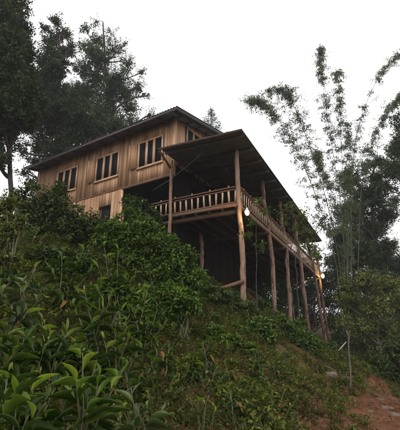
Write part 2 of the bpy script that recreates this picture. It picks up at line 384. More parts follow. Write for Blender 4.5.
mb = MB(); mb.beam(rf(-.76, -.83, -.115), rf(10.95, -.83, -.115), .025, .14); mb.beam(rf(-.735, -.80, -.11), rf(-.735, 7.4, -.11), .025, .15); mb.build('fascia_board', M['fascia'], roof)

# veranda roof  (u along A from right corner, t along B)
RC = np.array([1.6, 12.98, 9.6])
UA = np.array([-3.37, 1.84, 0]); UAl = np.linalg.norm(UA); UA /= UAl
def vr(t_, u, h): return RC + B * t_ + UA * u + Z * (.045 * u + h)
mb = MB()
for V, F in corrugated(vr, 0, 1.75, -.03, UAl): mb.add(V, F)
for V, F in corrugated(vr, 1.75, 8.4, -.03, 3.98): mb.add(V, F)
for V, F in corrugated(vr, 8.4, 18.9, -.03, 5.4): mb.add(V, F)
vroof = mb.build('veranda_roof', M['dull_metal'], house, smooth=True); vroof['label'] = 'corrugated dark grey lean-to roof over the veranda'
# trim the part that would enter the house: the sheet stops at the house side wall line
me = vroof.data
mb = MB()
for t_ in np.arange(.35, 18.8, 1.2): mb.beam(vr(t_, .05, -.115), vr(t_, UAl - .1 if t_ < 1.75 else (3.9 if t_ < 8.4 else 5.3), -.115), .06, .13)
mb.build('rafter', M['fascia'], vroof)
mb = MB()
for u in np.arange(.12, 5.3, .62): mb.beam(vr(.02 if u < 3.8 else 8.45, u, -.042), vr(18.8, u, -.042), .05, .035)
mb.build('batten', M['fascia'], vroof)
mb = MB(); mb.beam(vr(-.04, -.0, -.075), vr(-.04, UAl + .05, -.075), .025, .11); mb.build('fascia_board', M['joist'], vroof)
mb = MB(); mb.beam(vr(-.02, UAl - .02, -.16), fp(-.02, .12, 9.25), .06, .09); mb.build('bracket', M['rail'], vroof)
# deck
ZD = 7.0
mb = MB()
b_ = -.02
while b_ < VL:
    wd = random.uniform(.15, .2); mb.add(*slab(lambda s, o_, z: vp(o_, s, z), b_, b_ + wd - .006, ZD - .045, ZD - .015, -.02, 6.2)); b_ += wd
deck = mb.build('deck', M['shade_dark_wood'], house)
mb = MB()
for a_ in np.arange(.12, 6.2, .62): mb.beam(vp(a_, -.14, ZD - .11), vp(a_, VL, ZD - .11), .06, .12)
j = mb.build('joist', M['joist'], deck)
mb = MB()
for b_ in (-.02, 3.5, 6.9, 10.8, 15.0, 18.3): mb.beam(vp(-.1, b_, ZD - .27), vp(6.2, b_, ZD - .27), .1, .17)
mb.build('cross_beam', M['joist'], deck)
mb = MB(); mb.beam(vp(-.06, -.1, ZD - .1), vp(-.06, VL, ZD - .1), .04, .2); mb.build('edge_beam', M['rail'], deck)
mb = MB(); mb.beam(vp(0.02, -.20, ZD - .04), vp(3.3, -.20, ZD - .04), .04, .13); mb.build('front_beam', M['rail'], deck)
# railings
def railing(P0, P1, label, skip=()):
    P0 = np.asarray(P0); P1 = np.asarray(P1); d = P1 - P0; ln = np.linalg.norm(d); d = d / ln
    mb = MB(); mb.beam(P0 + Z * .80, P1 + Z * .80, .085, .05); mb.beam(P0 + Z * .12, P1 + Z * .12, .06, .055); mb.beam(P0 + Z * .69, P1 + Z * .69, .05, .04)
    rl = mb.build('railing', M['rail'], house); rl['label'] = label
    n = int(ln / .285); h0 = None
    for k in range(n):
        p = P0 + d * (ln * (k + .5) / n) + Z * 0; hgt = .5 + random.uniform(-.02, .02)
        mb = MB(); w2 = .036 + random.uniform(-.006, .006); tl = random.uniform(-.03, .03)
        c = p + Z * (.15 + hgt / 2)
        mb.box(c, d * w2, np.cross(Z, d) * .014, Z * hgt / 2 + d * tl * .5)
        if k % 3 == 1: mb.box(p + Z * .86, d * .025, np.cross(Z, d) * .02, Z * .035)
        mb.build('baluster', M['baluster'], rl)
railing(vp(-.02, -.06, ZD), vp(3.2, -.06, ZD), 'front railing with pale flat balusters between two posts')
railing(vp(-.04, .12, ZD), vp(-.04, VL - .1, ZD), 'long side railing with pale balusters over the slope')
railing(fp(.15, .06, ZD), fp(3.1, .06, ZD), 'short railing in the open bay under the upper wall')
# posts: crooked trunks
def trunk_post(pts, r0, r1, label, kids=()):
    P = []; pts = [np.asarray(p, float) for p in pts]; n = 22
    seg = np.linspace(0, len(pts) - 1, n)
    for u in seg:
        i = min(int(u), len(pts) - 2); f = u - i; q = pts[i] * (1 - f) + pts[i + 1] * f
        P.append(q + np.array([random.uniform(-.025, .025), random.uniform(-.02, .02), 0]))
    mb = MB(); mb.tube(P, np.linspace(r0, r1, n) * (1 + rng.uniform(-.07, .07, n)), 10, .06)
    for (i, dx, dz) in kids:
        mb.tube([P[i], P[i] + np.array([dx, -.05, dz])], [.04, .02], 6)
    for q in range(7):
        i = random.randrange(1, n - 1); a_ = random.uniform(0, 6.28); d = np.array([math.cos(a_), math.sin(a_), .5]); rr = (r0 + r1) / 2
        mb.tube([P[i] + d * rr * .5, P[i] + d * (rr + random.uniform(.01, .05))], [.035, .02], 6, .2)
    o = mb.build('post', M['post'], house, smooth=True); o['label'] = label; return o
trunk_post([(1.60, 14.46, 2.4), (1.66, 14.45, 5), (1.56, 14.44, 7.2), (1.55, 14.42, 9.42)],   .115, .085, 'front corner post, a pale debarked trunk beside the nearer lit bulb', [(14, .12, .1)])
trunk_post([(-1.27, 15.86, 4.2), (-1.33, 15.84, 6), (-1.30, 15.83, 8), (-1.33, 15.84, 9.7)], .085, .07, 'slim post under the corner of the upper storey', [])
def line_pt(x, y, off=0):
    r = FW + np.array([1., 0, 0]) * (x - 200) / FPX + UP * (215 - y) / FPX; n = np.array([-B[1], B[0], 0]); return EYE + r * (np.dot(C0 + A * off - EYE, n) / np.dot(r, n))
def to_top(p, z): p = np.array(p); return np.array([p[0], p[1], z])
specs = [([(262, 184), (264, 208), (268, 230), (272, 262), (274, 317)], .10, .13, 'thick curved grey post second along the long side'),
         ([(279, 199), (282, 226), (286, 250), (288, 285), (290, 328)], .09, .12, 'third post along the side, forked low with a thin second stem'),
         ([(294, 217), (296, 238), (300, 262), (304, 300), (310, 338)], .11, .14, 'fourth post along the side, leaning outward at its foot'),
         ([(306, 238), (310, 255), (314, 275), (320, 312), (327, 352)], .11, .14, 'fifth post, inner one of the close pair at the far end'),
         ([(316, 256), (319, 276), (322, 300), (326, 325), (331, 354)], .10, .13, 'outermost far post beside the far lit bulb')]
for pts, rt_, rb_, lb in specs:
    P = [line_pt(*q, off=.0) for q in pts]; P[0] = to_top(P[0], 9.5)
    P.append(P[-1] - Z * 1.0 + (P[-1] - P[-2]) * .1)
    P = [p - A * .03 for p in P][::-1]
    trunk_post(P, rb_, rt_, lb)
P = [line_pt(*q) + B * .35 for q in ((284, 258), (288, 285), (292, 312), (295, 340))]
trunk_post(P[::-1], .07, .05, 'thin second stem bound beside the third post')
for (px, y0, Y, r_) in ((201, 247, 17.6, .10), (222, 262, 20.5, .08)):
    q = at(px, y0, Y); trunk_post([(q[0], Y, gz(q[0], Y) - .3), (q[0] + .05, Y, 5.5), (q[0], Y, 6.72)], r_, r_ * .85, 'dark inner post under the deck')
# brace beam low on the corner post
mb = MB(); mb.beam(at(214, 291, 14.62), at(244, 281, 14.30), .07, .13); o = mb.build('brace_beam', M['rail'], house); o['label'] = 'short reddish plank nailed across the corner post'

# green shade net between the posts
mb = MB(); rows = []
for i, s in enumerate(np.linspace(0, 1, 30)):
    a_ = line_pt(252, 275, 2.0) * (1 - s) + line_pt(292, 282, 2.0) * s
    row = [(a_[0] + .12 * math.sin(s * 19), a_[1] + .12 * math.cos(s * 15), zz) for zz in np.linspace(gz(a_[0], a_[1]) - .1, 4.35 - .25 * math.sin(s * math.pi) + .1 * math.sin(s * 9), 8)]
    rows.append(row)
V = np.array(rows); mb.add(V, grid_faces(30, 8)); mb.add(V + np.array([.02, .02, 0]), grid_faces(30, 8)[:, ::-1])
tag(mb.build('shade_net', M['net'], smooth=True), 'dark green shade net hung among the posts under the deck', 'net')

# bulbs
def bulb(p, wire_to, label, power, k=1.):
    th = thing('light_bulb', p, label, 'light bulb')
    m, t, b = mat('bulb_glow'); b.inputs['Emission Color'].default_value = (1.0, .50, .14, 1); b.inputs['Emission Strength'].default_value = 2.2
    b.inputs['Base Color'].default_value = (.9, .85, .75, 1)
    mb = MB(); h = np.array([-.15, -.13, -.09, -.05, 0, .045, .08, .10]) ; rr = np.array([.004, .045, .075, .09, .095, .08, .048, .03]) * k; h = h * k
    mb.tube([np.array(p) + Z * a_ for a_ in h], rr, 16); g = mb.build('glass_bulb', m, th, smooth=True)
    mb = MB(); mb.tube([np.array(p) + Z * a_ for a_ in (.101 * k, .17 * k, .19 * k)], [.03, .032, .015], 12); mb.build('socket', M['ceramic'], th, smooth=True)
    mb = MB(); q = np.array(p) + Z * .19 * k; e = np.array(wire_to); mb.tube([q, q * .5 + e * .5 + np.array([0, 0, -.03]), e], .008, 6); mb.build('cord', M['wire'], th)
    ld = bpy.data.lights.new('bulb_light', 'POINT'); ld.energy = power; ld.color = (1, .66, .32); ld.shadow_soft_size = .08
    lo = bpy.data.objects.new('bulb_light', ld); COL.objects.link(lo); lo.parent = th; lo.location = (0, -.14, -.12)
    return th
bulb(at(247, 212, 14.15), vp(-.09, .25, ZD - .12), 'glowing warm bulb beside the nearer corner post below the railing', 26)
q = line_pt(321, 278) ; q = q - B * 1.1 - A * .32
bulb(q, vp(-.09, 18.2, ZD - .12), 'glowing warm bulb by the farthest post at the end of the deck', 60, 1.5)
# cable
a_ = fp(.9, .35, 8.35); b_ = vr(.6, 1.9, -.25)
mb = MB(); mb.tube([a_ * (1 - f) + b_ * f - Z * .12 * math.sin(f * math.pi) for f in np.linspace(0, 1, 9)], .012, 6)
tag(mb.build('cable', M['wire']), 'thin grey cable strung across the front of the veranda', 'cable')

# ------------------------------------------------------------------ leaf machinery
T_SMALL = (np.array([(0, 0, 0), (.45, -.5, .10), (1, 0, -.12), (.45, .5, .10)]), np.array([(0, 1, 2), (0, 2, 3)]))
def _mk(us, ws, fold, droop):
    V = []; 
    for u, w_ in zip(us, ws): V += [(u, -.5 * w_, fold * w_ - droop * u * u), (u, 0, -droop * u * u), (u, .5 * w_, fold * w_ - droop * u * u)]
    F = []
    for i in range(len(us) - 1):
        a_ = 3 * i; F += [(a_, a_ + 1, a_ + 4, a_ + 3), (a_ + 1, a_ + 2, a_ + 5, a_ + 4)]
    return np.array(V, float), np.array(F)
T_MID = _mk([0, .3, .65, 1], [.06, .9, .85, .04], .14, .18)
T_BIG = _mk([0, .08, .2, .38, .55, .72, .87, 1], [.05, .12, .55, .95, 1., .78, .4, .03], .24, .34)
def leaves(mb, P, Dr, Nn, L, W, T, keep=None):
    P = np.asarray(P); n = len(P)
    X = unit(Dr); Y = unit(np.cross(Nn, X)); Zz = np.cross(X, Y)
    L = np.broadcast_to(L, (n,))[:, None, None]; W = np.broadcast_to(W, (n,))[:, None, None]
    V, F = T
    curl = rng.uniform(.3, 1.7, (n, 1, 1))
    pts = P[:, None, :] + X[:, None, :] * (V[None, :, 0:1] * L) + Y[:, None, :] * (V[None, :, 1:2] * W) + Zz[:, None, :] * (V[None, :, 2:3] * L * curl * .8)
    k = len(V); FF = (F[None] + (np.arange(n) * k)[:, None, None]).reshape(-1, F.shape[1])
    mb.add(pts.reshape(-1, 3), FF)
def sprigs(mb, C, Ax, m, r, L, W, T, droop=.2, spread=.75):
    "m leaves around every sprig C with axis Ax"
    C = np.repeat(C, m, 0); Ax = unit(np.repeat(Ax, m, 0)); n = len(C)
    ref = unit(rng.normal(size=(n, 3))); side = unit(np.cross(Ax, ref))
    u = rng.uniform(-1, 1, n)[:, None]
    P = C + Ax * u * r + side * rng.uniform(0, .35, (n, 1)) * r
    Dr = side * spread + Ax * rng.uniform(.1, 1., (n, 1)) + np.array([0, 0, -droop]) + rng.normal(size=(n, 3)) * .15
    Nn = Ax + rng.normal(size=(n, 3)) * .35 + np.array([0, 0, .5])
    s_ = rng.uniform(.6, 1.15, n)
    leaves(mb, P, Dr, Nn, L * s_, W * s_, T)
def blob_points(c, r, n, shell=.5):
    d = unit(rng.normal(size=(n, 3))); rad = rng.uniform(0, 1, (n, 1)) ** shell
    lump = 1 + .22 * np.sin(d[:, :1] * 5 + c[0]) * np.cos(d[:, 1:2] * 6 + c[1]) + .15 * np.sin(d[:, 2:3] * 9 + c[2])
    return c + d * rad * lump * r, d
def path_curve(P, n=9, wig=.0):
    P = [np.asarray(p, float) for p in P]; outp = []
    for u in np.linspace(0, len(P) - 1, n):
        i = min(int(u), len(P) - 2); f = u - i
        p0, p1, p2, p3 = P[max(i - 1, 0)], P[i], P[i + 1], P[min(i + 2, len(P) - 1)]
        q = .5 * ((2 * p1) + (-p0 + p2) * f + (2 * p0 - 5 * p1 + 4 * p2 - p3) * f * f + (-p0 + 3 * p1 - 3 * p2 + p3) * f ** 3)
        outp.append(q + rng.normal(size=3) * wig)
    return np.array(outp)
def tree(name, label, base, top, r0, clusters, leaf, crown_mat, bark='dark_bark', m=16, wig=.12, group=None, cat='tree', flat=.8, bend=None, T=T_SMALL):
    "clusters: (centre, radius, sprig count)"
    th = thing(name, base, label, cat, group)
    mb = MB(); TP = path_curve([np.asarray(base) - Z * .4, (np.asarray(base) + np.asarray(top)) / 2 + rng.normal(size=3) * np.array([.3, .3, 0]) * min(1, r0 * 4)] + (bend or []) + [np.asarray(top)], 14, wig)
    TR = np.linspace(r0, r0 * .22, 14); mb.tube(TP, TR, 9, .08)
    cr = MB()
    for c, r, n in clusters:
        c = np.asarray(c, float)
        zc = c[2] - r * .9 - .25 * np.linalg.norm(c[:2] - TP[7][:2]); i = int(np.argmin(np.abs(TP[2:, 2] - zc))) + 2
        s_ = TP[i]; mid = (s_ + c) / 2 + rng.normal(size=3) * .08 * np.linalg.norm(c - s_) - Z * .05 * np.linalg.norm(c - s_)
        rb = min(TR[i] * .7, .028 * np.linalg.norm(c - s_) + .03)
        mb.tube(path_curve([s_, mid, c], 7, .03), np.linspace(rb, rb * .35, 7), 6, .1)
        pts, d = blob_points(c, np.array([r, r, r * flat]), n, .6)
        for k in rng.choice(n, min(n, 7 if r > 1.1 else 3), replace=False):
            mb.tube(path_curve([mid * .4 + c * .6, (c + pts[k]) / 2 + rng.normal(size=3) * .1 * r, pts[k]], 5), np.linspace(rb * .4, rb * .08, 5), 4, 0, False)
        sprigs(cr, pts, d + np.array([0, 0, .35]), m, leaf * 1.5, leaf, leaf * .5, T)
    mb.build('trunk', M[bark], th, smooth=True)
    cr.build('crown', M[crown_mat], th)
    return th
def pxc(lst, Y, dens=1.0, dy=2.0):
    res = []
    for q in lst:
        x, y, r = q[:3]; k = q[3] if len(q) > 3 else 1.0
        YY = Y + random.uniform(-dy, dy); c = at(x, y, YY); dist = (c - EYE) @ FW; rr = r * dist / FPX
        res.append((c, rr, max(8, int(dens * (k ** 1.3) * 75 * r * r / 100))))
    return res

# ---- trees behind and beside the house
b_ = on_ground(-6, 19); 
tree('broadleaf_tree', 'tall dark dense tree filling the upper left corner', b_, at(2, -10, 19.5), .15,
     pxc([(2, -5, 24), (-3, 30, 28), (18, 28, 13), (14, 50, 20), (-25, 10, 40, .6), (-25, 75, 35, .7), (8, 85, 24), (26, 100, 17), (2, 118, 18, .7), (-12, 145, 20, .5), (24, 75, 13), (12, 138, 10, .4), (8, 108, 20), (-8, 120, 18), (4, 62, 20), (25, 122, 11, .7), (-4, 160, 13, .5)], 19.5, 2.6, 1.5), .17, 'crown_dark', m=18)
b_ = on_ground(48, 30)
tree('broadleaf_tree', 'middle tree left of the house with a sparse bare-limbed top', b_, at(60, 38, 30), .30,
     pxc([(47, 62, 12), (57, 72, 9), (42, 86, 16), (60, 98, 17), (34, 116, 15), (55, 124, 18), (76, 114, 13), (38, 142, 13, .45), (22, 152, 10, .35), (57, 20, 6, .7), (66, 34, 7, .7), (52, 40, 8, .8), (62, 52, 8, .7), (46, 28, 6, .6), (60, 34, 9, .5), (70, 52, 8, .5), (60, 62, 10, .6), (50, 50, 9, .6), (72, 44, 5, .5), (60, 150, 16, .8), (28, 128, 10, .5), (46, 110, 14), (68, 108, 12), (50, 76, 12)], 30, 2.6), .2, 'crown_dark', m=15)
b_ = on_ground(105, 36)
tree('broadleaf_tree', 'airy grey-green tree rising behind the main roof', b_, at(103, 22, 36), .34,
     pxc([(93, 52, 12), (86, 28, 7, .6), (96, 22, 6, .5), (113, 50, 13, .8), (128, 64, 10, .7), (118, 80, 15), (97, 78, 16), (138, 88, 10, .7), (142, 72, 6, .5), (104, 108, 19), (82, 104, 16), (130, 108, 12, .8), (76, 68, 8, .5), (150, 114, 6, .5), (84, 45, 8, .7), (112, 34, 7, .5), (124, 45, 6, .4), (90, 132, 18), (118, 126, 14), (148, 95, 5, .4), (100, 60, 13), (84, 68, 10), (112, 92, 15), (90, 92, 14), (98, 40, 8), (75, 90, 13), (126, 96, 12)], 36, 1.7), .21, 'crown_grey', m=14)
b_ = on_ground(85, 31)
tree('broadleaf_tree', 'dark low tree close behind the left half of the main roof', b_, at(85, 120, 31), .26,
     pxc([(70, 135, 16), (95, 130, 16), (115, 128, 12), (50, 158, 12, .6), (75, 152, 14), (45, 138, 10, .5), (100, 118, 14), (80, 118, 14), (132, 124, 10, .8), (60, 128, 12), (34, 160, 9, .6), (24, 172, 8, .5), (40, 150, 10, .7)], 31, 1.6), .19, 'crown_dark', m=14)
# conifer tip
b_ = on_ground(212, 40); th = thing('conifer_tree', b_, 'blue-green conical treetop peeking over the roofs', 'tree')
tp = at(211, 109, 40); mb = MB(); mb.tube([b_ - Z * .4, (b_ + tp) / 2, tp], [.3, .18, .03], 8, .05); mb.build('trunk', M['dark_bark'], th, smooth=True)
cr = MB(); 
for h in np.linspace(0, 7, 30):
    n = int(6 + h * 5); a_ = rng.uniform(0, 6.28, n); rr = (h * .48 + .12) * rng.uniform(.3, 1.1, n)
    C = tp + np.stack([np.cos(a_) * rr, np.sin(a_) * rr, -h + rng.uniform(-.15, .15, n) - rr * .1], 1)
    sprigs(cr, C, np.stack([np.cos(a_), np.sin(a_), np.full(n, .2)], 1), 10, .3, .22, .07, T_SMALL)
cr.build('crown', M['conifer'], th)
# ---- right side
b_ = on_ground(372, 33)
tree('broadleaf_tree', 'dark tall tree behind the bamboo at the right', b_, at(372, 165, 33), .3,
     pxc([(352, 178, 15, .8), (372, 196, 18), (347, 215, 15), (362, 232, 18), (386, 214, 14), (338, 245, 10), (350, 258, 15), (380, 256, 17), (404, 268, 17), (372, 278, 16), (340, 276, 10), (366, 165, 9, .6), (395, 200, 9, .6), (360, 212, 14), (376, 228, 14), (345, 235, 12), (358, 195, 10), (366, 252, 15), (388, 246, 11), (340, 262, 11), (334, 232, 8, .7)], 33, 2.5), .17, 'crown_grey', m=15)
b_ = on_ground(425, 30)
tree('broadleaf_tree', 'leaning tree at the right edge with bare lower limbs', b_, at(408, 110, 30), .26,
     pxc([(395, 150, 11), (404, 122, 12), (380, 162, 10, .8), (412, 150, 18), (398, 172, 12, .8), (415, 190, 14), (388, 186, 9, .6), (402, 100, 8, .5), (366, 150, 6, .5), (392, 168, 12), (404, 140, 12), (378, 178, 10)], 30, 1.9), .19, 'crown_grey', m=14, bend=[at(418, 230, 30)])
b_ = on_ground(372, 21)
tree('young_tree', 'leafy yellow-green young tree right of the last posts', b_, at(368, 272, 21), .12,
     pxc([(348, 286, 11), (366, 280, 12), (386, 288, 13), (352, 305, 13), (376, 306, 14), (398, 304, 14), (358, 326, 13), (384, 330, 15), (343, 322, 8, .7), (404, 330, 14), (365, 346, 11, .8), (340, 300, 7, .6)], 21, .95, 1.2), .17, 'shrub_light', 'bark', m=10)
b_ = on_ground(392, 14.5)
tree('thicket_tree', 'dark bushy thicket beside the path at the right edge', b_, at(392, 345, 14.5), .07,
     pxc([(398, 350, 16), (380, 362, 12), (400, 376, 14), (412, 330, 14), (386, 384, 9), (370, 374, 7, .7)], 14.5, 1.3, .6), .11, 'shrub_dark', 'bark', m=10)
b_ = on_ground(338, 24)
tree('thicket_tree', 'low dark thicket between the far posts and young tree', b_, at(338, 330, 24), .07,
     pxc([(338, 338, 10), (346, 352, 10), (358, 362, 10), (334, 322, 8), (344, 318, 8), (370, 358, 9)], 24, 1.3, .6), .13, 'shrub_dark', 'bark', m=10)
# ---- wood behind: individual background trees (copies of two prototypes)
bt = []
for k, (nm, mt) in enumerate((('dark full-crowned', 'crown_dark'), ('grey-green loose-crowned', 'crown_grey'))):
    X0, Y0 = (12, 44) if k == 0 else (22, 46); g0 = gz(X0, Y0); 
    cl = [(np.array([X0 + random.uniform(-2.6, 2.6), Y0 + random.uniform(-2.6, 2.6), g0 + z]), random.uniform(1.3, 2.1), 60) for z in (2.0, 3, 3.5, 4.5, 5, 6, 7, 8, 8.5, 9.5, 10.5, 11.5)]
    bt.append(tree('background_tree', '%s tree in the wood behind the right side' % nm, (X0, Y0, g0), (X0, Y0, g0 + 11.5), .25, cl, .27, mt, m=10, group='trees of the far wood'))
spots = [(8.5, 40, .8, 'background tree seen between the last posts of the deck'), (4.5, 36, .75, 'shaded tree behind the middle posts under the deck'), (15.5, 38, .8, 'dark tree at right behind the young yellow-green tree'),
         (20, 36, .85, 'tree at the right edge behind the leaning tree'), (0.5, 38, .5, 'dim tree deep behind the deck underside'), (26, 40, 1.0, 'farthest right tree in the wood'), (17, 33, .55, 'low tree filling behind the right thicket')]
for i, (x, y, sc, lb) in enumerate(spots):
    copy_thing(bt[i % 2], (x, y, gz(x, y) - .3), random.uniform(0, 6.28), sc, lb, 'trees of the far wood')

b_ = on_ground(278, 27)
tree('thicket_tree', 'shaded thicket seen between the second and fourth posts', b_, at(278, 285, 27), .08, pxc([(260, 290, 9), (272, 284, 10), (286, 286, 10), (298, 296, 9), (280, 300, 10), (266, 300, 9), (296, 312, 9)], 27, 1.6, .6), .15, 'shrub_dark', 'bark', m=9)
# ---- understory closing the gaps low on the right
for lb, lst, Y, mt, tp_ in (('dense dark tree behind the far end of the deck', [(270, 280, 12), (258, 290, 12), (284, 283, 11), (297, 278, 10), (262, 305, 10), (275, 268, 10), (290, 296, 12), (308, 288, 10), (300, 300, 14), (312, 318, 13), (292, 322, 12), (325, 300, 12), (332, 318, 12), (280, 315, 12), (318, 280, 9)], 36, 'crown_dark', (312, 285)),
      ('broad dark tree filling low behind the bamboo', [(345, 300, 15), (358, 318, 14), (338, 325, 12), (372, 300, 14), (350, 280, 10), (330, 285, 9), (366, 336, 12), (331, 262, 9), (339, 270, 10), (325, 276, 8), (342, 252, 9), (352, 262, 11)], 37, 'crown_dark', (350, 275)),
      ('grey-green tree low at the right edge behind the thicket', [(392, 290, 15), (406, 308, 15), (388, 318, 13), (400, 335, 13), (378, 330, 10), (410, 280, 12), (382, 275, 9)], 34, 'crown_grey', (395, 270)),
      ('rounded dark tree just beyond the thin trunk', [(352, 345, 11), (368, 352, 12), (382, 346, 12), (340, 356, 9), (396, 358, 11), (360, 366, 8)], 27, 'crown_dark', (365, 340))):
    b_ = on_ground(tp_[0], Y); tree('broadleaf_tree', lb, b_, at(*tp_, Y), .18, pxc(lst, Y, 1.5, 1.2), .22, mt, m=12)
# ---- bamboo
def bamboo(label, pts, Y, leaf_from, dens=1.0, r=.06, tuft=.5, Y2=None):
    n0 = len(pts); P = [at(x, y, Y + ((Y2 or Y) - Y) * (i / (n0 - 1)) ** 2) for i, (x, y) in enumerate(pts)]
    gx, gy = P[0][0], P[0][1]; P = [np.array([gx, gy, gz(gx, gy) - .1])] + P
    C = path_curve(P, 60); r *= .55; dens *= 2.1; wv = rng.uniform(0, 6, 3); th = thing('bamboo', P[0], label, 'bamboo', 'bamboo culms rising at the right')
    mb = MB(); rad = np.linspace(r, .008, 60); rad = rad * (1 + .12 * (np.arange(60) % 3 == 0)); mb.tube(C, rad, 7)
    lf = MB(); k0 = int(leaf_from * 44); PP = []; AX = []; TG = unit(np.gradient(C, axis=0))
    for i in range(k0, 60):
        f = (i - k0) / (60 - k0); nb = max(1, int(round((1.6 + 3.0 * f) * dens))) if i % 2 == 0 else int(dens * (.5 + 1.6 * f))
        if rng.uniform() < .15: nb = 0
        for _ in range(nb):
            a_ = unit(rng.normal(size=3) * np.array([1, 1, .35])); ln = 1.3 * tuft * (1 + .45 * math.sin(i * .9 + wv[0]) * math.sin(i * .37 + wv[1])) * rng.uniform(.3, 1.25) * (1.15 - .35 * f)
            tip = C[i] + a_ * ln - Z * .12 * ln; mb.tube([C[i], (C[i] + tip) / 2 + Z * .06, tip], [.011, .008, .003], 3, 0, False)
            for w_ in (.25, .45, .65, .85, 1.0): PP.append(C[i] * (1 - w_) + tip * w_ + rng.normal(size=3) * .11); AX.append(a_ * .8 + Z * -.15)
    mb.build('culm', M['culm'], th, smooth=True)
    sprigs(lf, np.array(PP), np.array(AX), 8, .19, .20, .048, T_SMALL, droop=.6, spread=.75)
    lf.build('foliage', M['bamboo_leaf'], th)
bamboo('leftmost bamboo culm arching low over the veranda roof', [(343, 330), (337, 270), (324, 220), (309, 178), (294, 145), (277, 118), (262, 103), (250, 100)], 27, .42, 1.15, tuft=.75)
bamboo('left-leaning bamboo culm with a broad drooping plume', [(345, 325), (338, 255), (325, 195), (311, 150), (299, 118), (290, 98), (280, 89), (268, 90)], 27.5, .48, 1.3, tuft=.7)
bamboo('tallest straight bamboo culm of the clump', [(347, 325), (343, 230), (335, 165), (326, 110), (322, 75), (321, 48)], 28, .36, 1.0, .065, .42)
bamboo('second straight bamboo culm right of the tallest', [(349, 325), (346, 220), (342, 160), (340, 110), (337, 70)], 27, .36, .95, .06, .4)
bamboo('bamboo culm arching right with its tip leaving the frame', [(352, 325), (351, 230), (352, 175), (358, 130), (371, 92), (387, 66), (402, 54), (418, 54)], 27, .40, .8, .055, .36)
bamboo('rightmost bamboo culm bending low over the leaning tree', [(357, 325), (359, 240), (362, 185), (371, 148), (384, 118), (398, 99), (414, 90)], 28, .42, .9, .05, .42)
bamboo('thin bamboo culm between the plume and the straight culms', [(350, 325), (345, 250), (334, 200), (322, 172), (316, 152)], 26.5, .5, .6, .035, .3)
bamboo('bare pale bamboo culm standing before the dark tree', [(349, 330), (348, 270), (348, 215), (346, 170)], 25, .75, .5, .05, .3)
bamboo('thin bamboo culm swaying right behind the straight pair', [(352, 325), (352, 240), (349, 190), (350, 150), (347, 125)], 29, .55, .6, .035, .3)
# sapling in front of the veranda's long side
b_ = on_ground(297, 17.5)
tree('sapling', 'slender sapling spreading leaves over the long railing', b_, at(292, 205, 17.3), .03,
     pxc([(291, 208, 8, .8), (302, 216, 7, .9), (296, 228, 6, .6), (308, 232, 8, .8), (314, 245, 7, .8), (281, 214, 5, .5), (303, 245, 6, .5), (285, 222, 4, .5), (318, 256, 6, .7)], 17.5, 1.0, .5), .13, 'shrub_light', 'dark_bark', m=8, wig=.02)
b_ = on_ground(256, 13.2)
tree('sapling', 'small sapling with few leaves beside the nearer bulb', b_, at(256, 205, 13.2), .018,
     pxc([(258, 203, 4, .6), (247, 236, 4, .5), (266, 212, 3, .5), (252, 222, 3, .5), (262, 245, 3, .5)], 13.2, 1.2, .3), .12, 'shrub_mid', 'dark_bark', m=7, wig=.015)

# ---- shrubs
def shrub(name, label, base, dome, leaf, wl, m_, n, mt, young=.0, T=T_MID, group=None, ns=9, cat='shrub', sp_r=1.4, droop=.25, spread=.8, shell=.45):
    "dome: list of (centre, radii)"
    th = thing(name, base, label, cat, group); st = MB(); lf = MB(); yg = MB(); base = np.asarray(base)
    tot = sum(r[0] * r[2] for _, r in dome)
    for c, r in dome:
        nn = max(8, int(n * r[0] * r[2] / tot)); pts, d = blob_points(np.asarray(c), np.asarray(r), nn, shell)
        g_ = ground(pts[:, 0], pts[:, 1]); pts[:, 2] = np.maximum(pts[:, 2], g_ + leaf * .5)
        ax = d + np.array([0, 0, .7]); iy = rng.uniform(0, 1, nn) < young * (d[:, 2] > -.1)
        if (~iy).any(): sprigs(lf, pts[~iy], ax[~iy], m_, leaf * sp_r * .5, leaf, wl, T, droop, spread)
        if iy.any():
            sprigs(yg, pts[iy] + Z * leaf * .3, ax[iy] * .5 + Z, max(4, m_ // 2), leaf * .4, leaf * .95, wl * .95, T, 0, .6)
            sprigs(lf, pts[iy] - Z * leaf * .2, ax[iy], m_, leaf * sp_r * .5, leaf, wl, T, droop, spread)
        for k in rng.choice(nn, min(nn, ns), replace=False):
            q = pts[k]; s_ = base + np.array([rng.uniform(-.15, .15), rng.uniform(-.15, .15), 0]); mid = (s_ + q) / 2 + np.array([0, 0, .12 * np.linalg.norm(q - s_)])
            st.tube(path_curve([s_, mid, q], 7, .01), np.linspace(.02 + .006 * np.linalg.norm(q - s_), .006, 7), 5, .1)
    st.build('stem', M['stem'], th, smooth=True); lf.build('foliage', M[mt], th)
    if yg.n: yg.build('young_foliage', M['young'], th)
    return th
def dpx(lst, Y, dep=1.0):
    res = []
    for q in lst:
        x, y, r = q[:3]; YY = Y + (q[3] if len(q) > 3 else 0); c = at(x, y, YY); rr = r * ((c - EYE) @ FW) / FPX; res.append((c, (rr, rr * dep, rr)))
    return res
shrub('shrub', 'dark rounded shrub below the left end of the upper wall', on_ground(45, 12), dpx([(30, 212, 16), (52, 205, 18), (72, 222, 17), (18, 198, 9), (92, 226, 12), (45, 232, 18), (62, 190, 6), (30, 185, 8), (80, 236, 16)], 12), .13, .055, 8, 1500, 'shrub_dark')
shrub('shrub', 'large glossy green shrub heaped beneath the open bay', on_ground(140, 10.4), dpx([(118, 234, 17), (138, 236, 18), (160, 248, 17), (178, 262, 16), (130, 258, 19), (155, 270, 18), (105, 240, 12), (192, 280, 14), (172, 285, 15), (148, 224, 7), (128, 214, 6)], 10.4), .12, .05, 9, 2900, 'shrub_mid', .18)
